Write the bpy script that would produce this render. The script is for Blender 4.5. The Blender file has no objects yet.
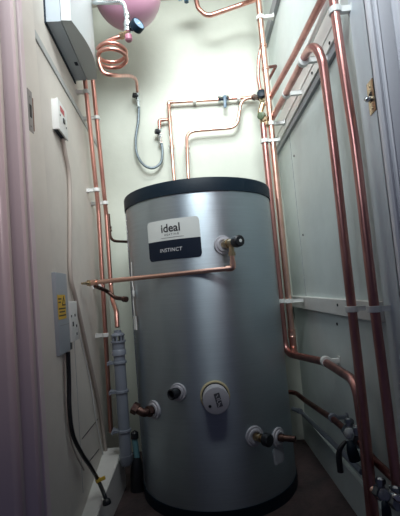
import bpy, bmesh, math, random
from mathutils import Vector, Matrix, Quaternion
random.seed(7)
PI = math.pi
scn = bpy.context.scene
COL = scn.collection

# ------------------------------------------------------------------ camera
PITCH, ROLL, YAW, F, ZC = .0788, -.0834, -.0234, 400.0, .70
fw = Vector((math.sin(YAW)*math.cos(PITCH), math.cos(YAW)*math.cos(PITCH), math.sin(PITCH)))
r0 = Vector((math.cos(YAW), -math.sin(YAW), 0)); u0 = r0.cross(fw)
RT = math.cos(ROLL)*r0 + math.sin(ROLL)*u0
UP = -math.sin(ROLL)*r0 + math.cos(ROLL)*u0
cam = bpy.data.objects.new('camera', bpy.data.cameras.new('camera')); COL.objects.link(cam)
cam.data.sensor_fit = 'HORIZONTAL'; cam.data.sensor_width = 36; cam.data.lens = 36*F/400
cam.data.clip_start = .01
M = Matrix((RT, UP, -fw)).transposed().to_4x4(); M.translation = (0, 0, ZC)
cam.matrix_world = M
scn.camera = cam

# ------------------------------------------------------------------ light
w = bpy.data.worlds.new('world'); scn.world = w; w.use_nodes = True
w.node_tree.nodes['Background'].inputs[0].default_value = (.40, .40, .66, 1)
w.node_tree.nodes['Background'].inputs[1].default_value = .075
def area(name, loc, target, size, power, color, sy=None):
    l = bpy.data.lights.new(name, 'AREA'); l.energy = power; l.color = color
    l.shape = 'RECTANGLE'; l.size = size; l.size_y = sy or size
    o = bpy.data.objects.new(name, l); COL.objects.link(o); o.location = loc
    o.rotation_euler = (Vector(target)-Vector(loc)).to_track_quat('-Z', 'Y').to_euler()
    return o
l1 = area('cupboard_lamp', (.04, 1.10, 2.10), (.0, 1.80, 1.60), .60, 6.6, (.96, 1, .97), .34); l1.data.spread = math.radians(130)
l2 = area('hall_lamp', (.05, .36, 2.02), (0, 1.6, 1.56), .60, 10.0, (.92, .98, 1), .40); l2.data.spread = math.radians(96)
l3 = area('hall_fill', (.50, -.15, 1.35), (-.52, .95, 1.18), .40, .95, (1, .84, .84), .60); l3.data.spread = math.radians(58)  # unseen fill light, added to warm the left door frame
l4 = area('hall_fill', (-.50, -.15, 1.55), (.52, .95, 1.45), .40, 1.2, (.85, .92, 1), .60); l4.data.spread = math.radians(60)  # mirrored fill, also added, to brighten the right door frame
scn.view_settings.view_transform = 'Standard'; scn.view_settings.look = 'None'
scn.view_settings.exposure = 0.0; scn.view_settings.gamma = 1
scn.view_settings.use_curve_mapping = False

# ------------------------------------------------------------------ pixel -> place helpers
def ray(x, y): return fw + (x-200)/F*RT - (y-258)/F*UP
def at(x, y, Y):
    d = ray(x, y); return Vector((0, 0, ZC)) + d*(Y/d.y)
def xl(Y): return -.475 + (1.82-Y)*.082
def xr(Y): return .385 - .03*(Y-1.2)
def onL(x, y, off=0.):
    d = ray(x, y); t = (-.475+.082*1.82+off)/(d.x+.082*d.y); return Vector((0, 0, ZC))+d*t
def onR(x, y, off=0.):
    d = ray(x, y); t = (.421-off)/(d.x+.03*d.y); return Vector((0, 0, ZC))+d*t
NL = Vector((1, .082, 0)).normalized()       # normals of the two side walls, into the cupboard
TL = Vector((-.082, 1, 0)).normalized()
NR = Vector((-1, -.03, 0)).normalized()
TR = Vector((-.03, 1, 0)).normalized()
CX, CY, CR, CH = -.029, 1.528, .275, 1.058
YB = 1.85
def cylp(th, z, off=0.):
    a = math.radians(th); return Vector((CX+(CR+off)*math.sin(a), CY-(CR+off)*math.cos(a), z))
def cyln(th):
    a = math.radians(th); return Vector((math.sin(a), -math.cos(a), 0))

# ------------------------------------------------------------------ materials
def mat(name, col, rough=.5, metal=0., noise=0., nscale=8., bump=0., bscale=60., col2=None, aniso=0., stretch=(1, 1, 1), spec=.5, coat=0., arot=0.):
    m = bpy.data.materials.new(name); m.use_nodes = True
    nt = m.node_tree; b = nt.nodes['Principled BSDF']
    b.inputs['Base Color'].default_value = (*col, 1)
    b.inputs['Roughness'].default_value = rough; b.inputs['Metallic'].default_value = metal
    b.inputs['Specular IOR Level'].default_value = spec
    b.inputs['Anisotropic'].default_value = aniso
    b.inputs['Anisotropic Rotation'].default_value = arot
    b.inputs['Coat Weight'].default_value = coat
    tc = nt.nodes.new('ShaderNodeTexCoord'); mp = nt.nodes.new('ShaderNodeMapping')
    mp.inputs['Scale'].default_value = stretch
    nt.links.new(tc.outputs['Object'], mp.inputs[0])
    if noise > 0 or col2:
        n = nt.nodes.new('ShaderNodeTexNoise'); n.inputs['Scale'].default_value = nscale
        n.inputs['Detail'].default_value = 6; n.inputs['Roughness'].default_value = .65
        nt.links.new(mp.outputs[0], n.inputs['Vector'])
        cr = nt.nodes.new('ShaderNodeValToRGB')
        c2 = col2 or tuple(c*(1-noise) for c in col)
        cr.color_ramp.elements[0].position = .32; cr.color_ramp.elements[0].color = (*c2, 1)
        cr.color_ramp.elements[1].position = .66; cr.color_ramp.elements[1].color = (*col, 1)
        nt.links.new(n.outputs['Fac'], cr.inputs[0]); nt.links.new(cr.outputs[0], b.inputs['Base Color'])
    if bump > 0:
        n2 = nt.nodes.new('ShaderNodeTexNoise'); n2.inputs['Scale'].default_value = bscale
        n2.inputs['Detail'].default_value = 4
        nt.links.new(mp.outputs[0], n2.inputs['Vector'])
        bp = nt.nodes.new('ShaderNodeBump'); bp.inputs['Strength'].default_value = bump
        bp.inputs['Distance'].default_value = .01
        nt.links.new(n2.outputs['Fac'], bp.inputs['Height']); nt.links.new(bp.outputs[0], b.inputs['Normal'])
    return m
W_BACK = mat('cream_plaster', (.57, .60, .53), .75, noise=.10, nscale=3, bump=.12, bscale=25)
W_LEFT = mat('beige_wall_paint', (.68, .65, .59), .7, noise=.14, nscale=4, bump=.15, bscale=18)
W_RIGHT = mat('grey_wall_paint', (.66, .74, .72), .6, noise=.12, nscale=5, bump=.12, bscale=20)
W_WHITE = mat('white_gloss_paint', (.76, .76, .73), .35, noise=.10, nscale=10, bump=.05, bscale=30)
FRAME = mat('pinkish_frame_gloss', (.74, .64, .65), .32, noise=.06, nscale=6, bump=.04, bscale=15, coat=.2)  # frame gloss, pinkish for the left side and the head
FRAME_R = mat('bluish_frame_gloss', (.80, .82, .86), .32, noise=.06, nscale=6, bump=.04, bscale=15, coat=.2)  # frame gloss again, bluish for the right side
BLUE_P = mat('blue_grey_paint', (.66, .75, .80), .45, noise=.08, nscale=9)
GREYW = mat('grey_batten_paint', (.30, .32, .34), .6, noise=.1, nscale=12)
FLOOR = mat('dirty_floor', (.085, .055, .055), .8, nscale=9, col2=(.035, .028, .03), bump=.3, bscale=80)
CEIL = mat('ceiling_paint', (.6, .55, .5), .8, noise=.1)
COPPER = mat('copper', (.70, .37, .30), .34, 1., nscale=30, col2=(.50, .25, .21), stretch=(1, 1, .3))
COPPER_M = mat('copper_in_shade', (.58, .30, .27), .34, 1., nscale=22, col2=(.38, .18, .17), stretch=(1, 1, .3))  # copper with the dark pink of shade put into its colour
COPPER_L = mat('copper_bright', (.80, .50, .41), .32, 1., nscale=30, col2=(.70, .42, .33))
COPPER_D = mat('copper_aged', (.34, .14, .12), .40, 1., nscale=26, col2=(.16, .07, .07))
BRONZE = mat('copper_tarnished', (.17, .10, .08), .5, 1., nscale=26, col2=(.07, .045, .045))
BRASS = mat('brass', (.62, .48, .30), .32, 1., nscale=30, col2=(.40, .32, .22))
CHROME = mat('chrome', (.62, .66, .68), .22, 1.)
STEEL = mat('brushed_steel', (.44, .51, .56), .42, .94, noise=.10, nscale=6, bump=.05, bscale=40, aniso=.8, arot=.25, stretch=(1, 1, 60))
NAVY = mat('navy_plastic', (.002, .011, .022), .5, bump=.03, spec=.25)
BLACK = mat('black_plastic', (.012, .014, .018), .38)
DARKIN = mat('dark_rubber', (.02, .02, .022), .7)
WPLAS = mat('white_plastic', (.68, .70, .68), .4)
DCHROME = mat('dull_chrome', (.30, .34, .37), .34, 1., nscale=60, col2=(.14, .15, .17))
GPLAS = mat('grey_plastic', (.20, .225, .27), .42, noise=.06, nscale=10)
GBOX = mat('grey_enclosure', (.36, .41, .45), .45, noise=.05)
BOXD = mat('slate_enclosure', (.10, .16, .24), .5, noise=.05)
CGREY = mat('grey_cable', (.42, .37, .33), .55)
HOSE = mat('braided_hose', (.20, .25, .28), .45, .5, noise=.35, nscale=120)
VESSEL = mat('hazed_red_enamel', (.50, .26, .36), .33, noise=.05, coat=.3)  # red enamel, paled by haze mixed into the colour
VIOLET = mat('violet_plastic', (.30, .12, .17), .4)
LABW = mat('pale_label', (.62, .66, .64), .45)
LABN = mat('navy_label', (.006, .012, .026), .45, spec=.25)
INK = mat('black_ink', (.02, .02, .025), .5)
SILV = mat('silver_ink', (.62, .64, .66), .5)
RED = mat('red_ink', (.45, .05, .06), .5)
YEL = mat('yellow_label', (.75, .50, .06), .5)
CREAM = mat('cream_foam', (.48, .42, .26), .8)
CAPG = mat('pale_grey_cap', (.44, .44, .48), .5)
TEAL = mat('teal_plastic', (.12, .26, .30), .4)
BLUEH = mat('blue_handle', (.02, .075, .13), .4)
GREENH = mat('green_grey_handle', (.10, .14, .08), .45)
WOODB = mat('bare_wood', (.20, .09, .05), .7)

# ------------------------------------------------------------------ object helpers
def link(name, bm, m, parent=None, smooth=True):
    me = bpy.data.meshes.new(name)
    bmesh.ops.recalc_face_normals(bm, faces=bm.faces[:])
    bm.to_mesh(me); bm.free()
    me.materials.append(m)
    for p in me.polygons: p.use_smooth = smooth
    if smooth:
        try: me.set_sharp_from_angle(angle=math.radians(38))
        except Exception: pass
    o = bpy.data.objects.new(name, me); COL.objects.link(o)
    if parent is not None:
        o.parent = parent; o.matrix_parent_inverse = Matrix.Translation(-parent.location)
    return o
def tag(o, label, cat, group=None):
    o['label'] = label; o['category'] = cat
    if group: o['group'] = group
    return o
def thing(name, label, cat, loc, group=None):
    o = bpy.data.objects.new(name, None); COL.objects.link(o); o.location = Vector(loc)
    o.empty_display_size = .02
    return tag(o, label, cat, group)
def struct(name, bm, m, smooth=False):
    o = link(name, bm, m, None, smooth); o['kind'] = 'structure'; return o
def prism(bm, pts, z0, z1):
    """polygon in XY extruded in z"""
    a = [bm.verts.new((x, y, z0)) for x, y in pts]; b = [bm.verts.new((x, y, z1)) for x, y in pts]
    bm.faces.new(a[::-1]); bm.faces.new(b); n = len(pts)
    for i in range(n): bm.faces.new((a[i], a[(i+1) % n], b[(i+1) % n], b[i]))
def frame(dirv, ref=None):
    z = Vector(dirv).normalized(); ref = Vector(ref) if ref is not None else (Vector((0, 0, 1)) if abs(z.z) < .9 else Vector((1, 0, 0)))
    x = ref.cross(z).normalized(); y = z.cross(x)
    return Matrix((x, y, z)).transposed()
def obox(bm, c, ax, ay, az, sx, sy, sz, bev=0.):
    """oriented box about c with full sizes"""
    t = bmesh.new(); bmesh.ops.create_cube(t, size=1)
    Mx = Matrix((Vector(ax).normalized()*sx, Vector(ay).normalized()*sy, Vector(az).normalized()*sz)).transposed()
    for v in t.verts: v.co = Mx @ v.co
    if bev > 0: bmesh.ops.bevel(t, geom=t.edges[:], offset=bev, segments=2, affect='EDGES', profile=.6)
    for v in t.verts: v.co = v.co + Vector(c)
    me = bpy.data.meshes.new('tmp'); t.to_mesh(me); t.free(); bm.from_mesh(me); bpy.data.meshes.remove(me)
def box(bm, x0, x1, y0, y1, z0, z1, bev=0.):
    obox(bm, ((x0+x1)/2, (y0+y1)/2, (z0+z1)/2), (1, 0, 0), (0, 1, 0), (0, 0, 1), x1-x0, y1-y0, z1-z0, bev)
def lathe(bm, o, d, prof, n=28, ref=None):
    """prof: (distance along d, radius)"""
    R = frame(d, ref); o = Vector(o); rings = []
    for t, r in prof:
        if r < 1e-5: rings.append([bm.verts.new(o+R@Vector((0, 0, t)))])
        else: rings.append([bm.verts.new(o+R@Vector((r*math.cos(2*PI*i/n), r*math.sin(2*PI*i/n), t))) for i in range(n)])
    for a, b in zip(rings, rings[1:]):
        for i in range(n):
            j = (i+1) % n
            if len(a) == 1 and len(b) > 1: bm.faces.new((a[0], b[j], b[i]))
            elif len(b) == 1 and len(a) > 1: bm.faces.new((a[i], a[j], b[0]))
            elif len(a) > 1: bm.faces.new((a[i], a[j], b[j], b[i]))
    for rg, fl in ((rings[0], True), (rings[-1], False)):
        if len(rg) > 1: bm.faces.new(rg[::-1] if fl else rg)
def fillet(pts, rad, seg=7):
    pts = [Vector(p) for p in pts]; out = [pts[0]]
    for i in range(1, len(pts)-1):
        a, b, c = pts[i-1], pts[i], pts[i+1]
        u = (a-b); v = (c-b); lu, lv = u.length, v.length
        if lu < 1e-6 or lv < 1e-6: continue
        u /= lu; v /= lv; ang = u.angle(v)
        if ang > PI-.03: out.append(b); continue
        rr = rad[i] if isinstance(rad, dict) and i in rad else (rad if not isinstance(rad, dict) else rad.get('d', .03))
        t = min(rr/math.tan(ang/2), lu*.48, lv*.48)
        p0 = b+u*t; p2 = b+v*t
        for k in range(seg+1):
            s = k/seg; out.append(p0*(1-s)**2 + b*2*s*(1-s) + p2*s*s)
    out.append(pts[-1]); return out
def tube(bm, pts, r, n=14, rfun=None):
    pts = [Vector(p) for p in pts]; N = len(pts)
    tan = [(pts[min(i+1, N-1)]-pts[max(i-1, 0)]).normalized() for i in range(N)]
    x = frame(tan[0]) @ Vector((1, 0, 0)); rings = []
    for i in range(N):
        t = tan[i]; x = (x - t*x.dot(t)).normalized(); y = t.cross(x)
        rr = rfun(i/(N-1)) if rfun else r
        rings.append([bm.verts.new(pts[i]+x*rr*math.cos(2*PI*k/n)+y*rr*math.sin(2*PI*k/n)) for k in range(n)])
    for a, b in zip(rings, rings[1:]):
        for k in range(n): bm.faces.new((a[k], a[(k+1) % n], b[(k+1) % n], b[k]))
    bm.faces.new(rings[0][::-1]); bm.faces.new(rings[-1])
def spline(pts, seg=8):
    pts = [Vector(p) for p in pts]; out = []
    P = [pts[0]*2-pts[1]] + pts + [pts[-1]*2-pts[-2]]
    for i in range(1, len(P)-2):
        a, b, c, d = P[i-1:i+3]
        for k in range(seg):
            t = k/seg
            out.append(.5*((2*b)+(c-a)*t+(2*a-5*b+4*c-d)*t*t+(3*b-a-3*c+d)*t**3))
    out.append(pts[-1]); return out
def pipe(name, label, pts, r, m, bend=.03, fittings=(), elbows=(), cat='pipe', group=None, parts=()):
    """a run of pipe: thing > tube, coupling (soldered collars), elbow"""
    t = thing(name, label, cat, pts[0], group)
    bm = bmesh.new(); tube(bm, fillet(pts, bend), r); link('tube', bm, m, t)
    for p, d, L in fittings:
        bm = bmesh.new(); d = Vector(d).normalized(); h = L/2; R = r+.0022
        lathe(bm, Vector(p)-d*h, d, [(0, r), (0, R+.0008), (.003, R+.0012), (.005, R), (L-.005, R), (L-.003, R+.0012), (L, R+.0008), (L, r)], 20)
        link('coupling', bm, m, t)
    for a, b, c in elbows:
        a, b, c = Vector(a), Vector(b), Vector(c); L = max(.022, r*2)
        bm = bmesh.new(); tube(bm, fillet([b+(a-b).normalized()*L, b, b+(c-b).normalized()*L], r*1.2, 6), r+.002)
        link('elbow', bm, m, t)
    return t
def clip(p, pd, to, r, label, m=WPLAS, name='pipe_clip', w=.014, group=None):
    """plastic ring round a pipe at p (running along pd) with a stem and foot reaching the wall point along `to`"""
    p = Vector(p); pd = Vector(pd).normalized(); to = Vector(to)
    L = to.length; td = to.normalized(); td = (td-pd*td.dot(pd)).normalized()
    t = thing(name, label, 'pipe clip', p+td*L, group)
    bm = bmesh.new(); R1, R0 = r+.0045, r+.0004
    lathe(bm, p-pd*w/2, pd, [(0, R0), (0, R1-.001), (.001, R1), (w-.001, R1), (w, R1-.001), (w, R0), (0, R0)][:-1], 24)
    link('clip_ring', bm, m, t)
    if L > R1+.002:
        bm = bmesh.new(); s = td.cross(pd)
        obox(bm, p+td*(R1-.002+(L-R1+.002)/2), td, s, pd, L-R1+.002, r*1.2, w*.8, .001)
        obox(bm, p+td*(L-.002), td, s, pd, .004, r*2.2, w, .001)
        link('clip_foot', bm, m, t)
    return t

# ================================================================== the setting
H = 2.12; Y0 = .93
bm = bmesh.new(); prism(bm, [(-.62, .70), (.62, .70), (.62, 1.95), (-.62, 1.95)], -.05, 0); struct('floor', bm, FLOOR)
bm = bmesh.new(); prism(bm, [(-.62, .80), (.62, .80), (.62, 1.95), (-.62, 1.95)], H, H+.05); struct('ceiling', bm, CEIL)
bm = bmesh.new(); prism(bm, [(-.62, YB), (.62, YB), (.62, YB+.08), (-.62, YB+.08)], 0, H); struct('wall_back', bm, W_BACK)
bm = bmesh.new(); prism(bm, [(xl(Y0), Y0), (xl(YB), YB), (-.62, YB), (-.62, Y0)], 0, H); struct('wall_left', bm, W_LEFT)
bm = bmesh.new(); prism(bm, [(xr(Y0), Y0), (.62, Y0), (.62, YB), (xr(YB), YB)], 0, H); struct('wall_right', bm, W_RIGHT)
# wall above the door opening and beside it
bm = bmesh.new(); box(bm, -.62, .62, .86, .93, 2.03, H); struct('wall_front', bm, W_LEFT)
# left door lining and architrave
bm = bmesh.new(); prism(bm, [(-.389, .864), (-.389, .965), (-.56, .965), (-.56, .864)], 0, 2.03)
for v in bm.verts:
    if v.co.y > .9: v.co.y = 1.0 if v.co.z < 1 else .925
    v.co.x += .010*(1-v.co.z/1.3)
struct('trim_1', bm, mat('lining_paint', (.70, .67, .60), .5, noise=.1, nscale=7))
def moulding(sign, xin, ylist):
    bm = bmesh.new(); prism(bm, [(sign*x, y) for x, y in ylist], 0, 2.03); return bm
bmL = moulding(-1, 0, [(.3885, .864), (.3885, .863), (.390, .861), (.393, .861), (.3955, .863), (.3965, .872), (.4005, .872), (.402, .863), (.406, .858),
     (.418, .856), (.430, .858), (.434, .862), (.436, .872), (.4405, .872), (.4425, .858), (.447, .850), (.453, .847), (.62, .845), (.62, .88), (.3885, .88)])
for v in bmL.verts: v.co.x += .010*(1-v.co.z/1.3)
struct('trim_2', bmL, FRAME, True)
# right door lining and architrave
bm = bmesh.new(); prism(bm, [(.389, .848), (.389, .934), (.40, .934), (.56, .934), (.56, .848)], 0, 2.03); struct('trim_3', bm, BLUE_P)
bmR = moulding(1, 0, [(.389, .852), (.389, .842), (.391, .838), (.396, .836), (.400, .838), (.4015, .843), (.404, .843), (.4055, .837), (.409, .835), (.412, .838), (.414, .840),
     (.437, .838), (.441, .840), (.443, .845), (.446, .845), (.449, .836), (.454, .832), (.62, .830), (.62, .852)])
struct('trim_4', bmR, FRAME_R, True)
bm = bmesh.new(); box(bm, -.62, .62, .838, .860, 2.03, 2.10); struct('trim_5', bm, FRAME)
# boxed skirting on the left (its front runs straight back)
bm = bmesh.new(); prism(bm, [(xl(.955), .955), (-.378, .955), (-.378, 1.53), (xl(1.53), 1.53)], 0, .1)
for v in bm.verts:
    if v.co.z > .05: v.co.z = .064 if v.co.y < 1 else .143
bmesh.ops.bevel(bm, geom=[e for e in bm.edges if e.verts[0].co.z > .05 and e.verts[1].co.z > .05], offset=.003, segments=2, affect='EDGES')
struct('baseboard_left', bm, W_WHITE)
bm = bmesh.new(); prism(bm, [(xr(.94)-.014, .94), (xr(.94), .94), (xr(YB), YB), (xr(YB)-.014, YB)], 0, .115); struct('baseboard_right', bm, W_RIGHT)
# panel joint and lengthwise battens
def batten(name, side, Ya, Yb, z0, z1, th, m, z0b=None, z1b=None):
    f = xl if side < 0 else xr; s = 1 if side < 0 else -1
    bm = bmesh.new()
    vs = []
    for Y, za, zb in ((Ya, z0, z1), (Yb, z0b if z0b is not None else z0, z1b if z1b is not None else z1)):
        for x in (f(Y)-s*.002, f(Y)+s*th):
            for z in (za, zb): vs.append(bm.verts.new((x, Y, z)))
    for q in ((0, 1, 3, 2), (4, 6, 7, 5), (0, 4, 5, 1), (2, 3, 7, 6), (0, 2, 6, 4), (1, 5, 7, 3)): bm.faces.new([vs[i] for i in q])
    bmesh.ops.bevel(bm, geom=bm.edges[:], offset=.0015, segments=1, affect='EDGES')
    return struct(name, bm, m)
batten('trim_6', 1, .99, YB-.001, 1.325, 1.42, .016, W_WHITE)
batten('trim_7', 1, .99, YB-.001, 1.358, 1.366, .019, W_WHITE)
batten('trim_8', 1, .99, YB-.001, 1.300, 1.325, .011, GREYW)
batten('trim_9', 1, .945, YB-.001, .590, .638, .016, W_WHITE)
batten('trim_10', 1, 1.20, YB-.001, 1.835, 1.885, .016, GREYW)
batten('trim_11', -1, .95, YB-.001, 1.388, 1.412, .004, mat('dull_batten_paint', (.44, .46, .45), .7), 1.392, 1.414)
batten('trim_12', 1, 1.615, 1.619, .64, 1.30, .0015, GREYW)
batten('trim_13', -1, 1.20, 1.203, .14, .60, .001, GREYW)

for k, (pa, pb) in enumerate((((82, 439), (98, 419)), ((89, 462), (99, 449)))):
    bm = bmesh.new(); tube(bm, [onL(*pa, .0005), onL(*pb, .0005)], .0011, 6); struct('trim_%d' % (15+k), bm, DARKIN)
# ================================================================== hot water cylinder
cyl = thing('hot_water_cylinder', 'tall brushed steel hot water cylinder with navy lid standing mid cupboard', 'water cylinder', (CX, CY, 0))
bm = bmesh.new(); lathe(bm, (CX, CY, .035), (0, 0, 1), [(0, CR-.002), (0, CR), (.97, CR), (.99, CR-.004)], 128); link('body', bm, STEEL, cyl)
bm = bmesh.new(); lathe(bm, (CX, CY, CH-.047), (0, 0, 1), [(0, CR), (0, CR+.0035), (.040, CR+.004), (.045, CR+.002), (.047, CR-.004), (.049, 0)], 128); link('lid', bm, NAVY, cyl)
bm = bmesh.new(); lathe(bm, (CX, CY, 0), (0, 0, 1), [(0, CR-.01), (0, CR+.003), (.036, CR+.003), (.036, CR-.004)], 128); link('base_band', bm, NAVY, cyl)
p = cylp(-78, .5)
bm = bmesh.new()
q = cylp(-73, 0, .0005); obox(bm, (q.x, q.y, .52), cyln(-73), cyln(17), (0, 0, 1), .002, .007, .95, .0005)
link('seam', bm, CHROME, cyl)
for z in (.30, .55, .62, .86, .93, .97):
    bm = bmesh.new(); lathe(bm, cylp(-70, z, .0), cyln(-70), [(0, .004), (.0015, .004), (.0025, .002), (.003, 0)], 10); link('rivet', bm, CHROME, cyl)
def port_collar(th, z, R, m=CAPG):
    bm = bmesh.new(); lathe(bm, cylp(th, z, -.006), cyln(th), [(0, R), (.009, R), (.011, R*.96), (.011, R*.76), (.015, R*.72), (.016, R*.55), (.012, R*.48)], 32)
    return link('port_collar', bm, m, cyl)
# curved stuck-on label
def patch(th0, th1, z0, z1, off, m, parent, name, rc=.012):
    bm = bmesh.new(); n = 24; arc = CR*math.radians(th1-th0)
    def hz(s):
        e = 0
        for k in (s*arc, (1-s)*arc):
            if k < rc: e = rc-math.sqrt(max(0, rc*rc-(rc-k)**2))
        return e
    ss = sorted(set([i/n for i in range(n+1)]+[rc/arc*k/4 for k in range(5)]+[1-rc/arc*k/4 for k in range(5)]))
    rows = []
    for s in ss:
        th = th0+(th1-th0)*s; e0, e1 = hz(s)*patch.b, hz(s)*patch.t
        rows.append([bm.verts.new(cylp(th, zz, oo)) for zz, oo in ((z0+e0, off), (z1-e1, off), (z1-e1, .0001), (z0+e0, .0001))])
    for a, b in zip(rows, rows[1:]):
        for i in range(4): bm.faces.new((a[i], b[i], b[(i+1) % 4], a[(i+1) % 4]))
    bm.faces.new(rows[0]); bm.faces.new(rows[-1][::-1])
    return link(name, bm, m, parent, False)
patch.b, patch.t = 0, 1
lw = patch(-37.2, 1.5, .866, .933, .0012, LABW, cyl, 'brand_label')
patch.b, patch.t = 1, 0
ln = patch(-37.2, 1.5, .803, .866, .0012, LABN, cyl, 'model_label')
patch.b, patch.t = 1, 1
def text_mesh(s, size, bold=0., shear=0., space=1.):
    cu = bpy.data.curves.new('t', 'FONT'); cu.body = s; cu.size = size; cu.offset = bold; cu.shear = shear
    cu.space_character = space; cu.align_x = 'CENTER'; cu.align_y = 'CENTER'; cu.resolution_u = 4
    o = bpy.data.objects.new('t', cu); COL.objects.link(o)
    dg = bpy.context.evaluated_depsgraph_get(); dg.update()
    me = bpy.data.meshes.new_from_object(o.evaluated_get(dg)); bpy.data.objects.remove(o)
    return me
def text_on_cyl(s, th, z, size, m, name, parent, bold=0., shear=0., space=1.):
    me = text_mesh(s, size, bold, shear, space); bm = bmesh.new(); bm.from_mesh(me)
    bmesh.ops.subdivide_edges(bm, edges=[e for e in bm.edges if e.calc_length() > .012], cuts=2)
    for v in bm.verts: v.co = cylp(th+math.degrees(v.co.x/CR), z+v.co.y, .0018)
    return link(name, bm, m, parent, False)
text_on_cyl('ideal', -18.5, .904, .037, INK, 'lettering', lw, .0007)
text_on_cyl('HEATING', -18, .8835, .0088, INK, 'lettering', lw, .0001, 0, 1.5)
patch(-26, -9.5, .8735, .8745, .0018, INK, lw, 'underline', .0002)
text_on_cyl('INSTINCT', -19.5, .834, .0165, SILV, 'lettering', ln, 0, .12, 1.08)
# small black cap on the lid
bm = bmesh.new(); lathe(bm, (CX-.03, CY-.14, CH), (0, 0, 1), [(0, .013), (.012, .013), (.014, .011), (.014, 0)], 20); link('vent_cap', bm, BLACK, cyl)
# relief valve
TV = 19; zt = .835
port_collar(TV-3, zt, .030)
rv = bmesh.new(); lathe(rv, cylp(TV-3, zt, .0), cyln(TV+12), [(0, .011), (.02, .011), (.02, .015), (.034, .015), (.034, .012), (.06, .012), (.06, .010), (.07, .010)], 20)
rvo = link('relief_valve', rv, BRASS, cyl)
kn = cylp(TV-3, zt)+cyln(TV+12)*.066
bm = bmesh.new(); lathe(bm, kn, cyln(TV+12), [(0, .012), (.002, .0175), (.010, .019), (.026, .018), (.029, .015), (.030, 0)], 12); k_ = link('valve_knob', bm, BLACK, rvo)
bm = bmesh.new(); lathe(bm, kn+cyln(TV+12)*.030, cyln(TV+12), [(0, .005), (.001, .005), (.001, 0)], 12); link('knob_mark', bm, LABW, rvo)
vout = cylp(TV-3, zt)+cyln(TV+12)*.045
bm = bmesh.new(); lathe(bm, vout, (0, 0, -1), [(.006, .009), (.028, .009), (.028, .0125), (.040, .0125), (.040, .010)], 6); link('outlet_nut', bm, BRASS, rvo)
# immersion heater cap
ih = thing('immersion_heater', 'round grey immersion heater cap with cream foam ring on the steel cylinder front', 'heater cap', cylp(2.2, .374))
n = cyln(3); c0 = cylp(2.2, .374)
bm = bmesh.new(); lathe(bm, c0-n*.004, n, [(0, .046), (.009, .046), (.012, .043), (.012, .038)], 40); link('foam_ring', bm, CREAM, ih)
bm = bmesh.new(); lathe(bm, c0-n*.002, n, [(0, .041), (.014, .041), (.014, .030)], 40); link('gasket', bm, BLACK, ih)
bm = bmesh.new(); lathe(bm, c0+n*.010, n, [(0, .038), (.044, .040), (.047, .0385), (.048, .036), (.048, 0)], 48); cap = link('cap', bm, CAPG, ih)
fc = c0+n*.0585; sx = cyln(93); up = Vector((0, 0, 1))
def on_face(bm, u, v, su, sv, rot=0, th=.0006):
    a = sx*math.cos(rot)+up*math.sin(rot); b = -sx*math.sin(rot)+up*math.cos(rot)
    obox(bm, fc+sx*u+up*v, a, n, b, su, th, sv)
bm = bmesh.new(); on_face(bm, .006, .002, .017, .040, .2); link('logo_panel', bm, mat('grey_ink', (.10, .10, .12), .5, noise=.6, nscale=160), cap)
bm = bmesh.new()
for k, (u, v, r_) in enumerate([(.0035, .014, .9), (.006, .006, .2), (.004, -.001, 1.2), (.009, -.007, .5), (.007, -.013, 1.0), (.010, .002, .1)]): on_face(bm, u, v, .010, .0022, r_, .0012)
link('logo_marks', bm, CAPG, cap)
bm = bmesh.new(); lathe(bm, fc+sx*-.0195+up*-.014, n, [(-.001, .0045), (.0006, .0045), (.0006, 0)], 14); link('screw', bm, BLACK, cap)
# lower ports
port_collar(-22, .389, .0275)
bm = bmesh.new(); lathe(bm, cylp(-22, .389), cyln(-35), [(0, .013), (.016, .013), (.016, .0165), (.034, .0165), (.036, .013), (.033, .010), (.02, .010)], 24); link('port_plug', bm, BLACK, cyl)
port_collar(-44, .325, .030)
es = cylp(-44, .325); ed = cyln(-44)
el = thing('brass_elbow', 'dark brass elbow on lower left port of the steel cylinder', 'pipe fitting', es+ed*.02)
bm = bmesh.new(); tube(bm, fillet([es+ed*.008, es+ed*.042, es+ed*.042+Vector((-.028, .004, .016))], .014), .013); link('elbow_body', bm, BRONZE, el)
bm = bmesh.new(); lathe(bm, es+ed*.016, ed, [(0, .018), (.012, .018), (.014, .014)], 6); link('nut', bm, BRONZE, el)
bm = bmesh.new(); lathe(bm, es+ed*.042+Vector((-.020, .003, .011)), Vector((-.028, .004, .016)), [(0, .019), (.018, .019), (.019, .012)], 6); link('nut', bm, BRONZE, el)
port_collar(26, .236, .031)
q, d = cylp(26, .236), cyln(42)
dk = thing('drain_cock', 'brass drain cock with a round black knob low on the steel cylinder', 'valve', q+d*.01)
bm = bmesh.new(); lathe(bm, q, d, [(.004, .012), (.014, .012), (.014, .009), (.022, .009), (.022, .013), (.028, .013), (.028, .008), (.045, .008)], 18); link('valve_body', bm, BRASS, dk)
bm = bmesh.new(); lathe(bm, q+d*.040, d, [(0, .017), (.003, .0195), (.020, .0195), (.023, .017), (.023, 0)], 12); link('knob', bm, BLACK, dk)
port_collar(46.5, .206, .031)
q, d = cylp(46.5, .206), cyln(62)
bm = bmesh.new(); lathe(bm, q, d, [(0, .012), (.02, .012), (.02, .010), (.058, .010), (.058, .007), (.03, .007)], 20); link('port_stub', bm, BRONZE, cyl)
patch(40, 52, .125, .178, .0011, mat('clear_sticker', (.36, .38, .42), .3), cyl, 'small_sticker', .012)

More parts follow.
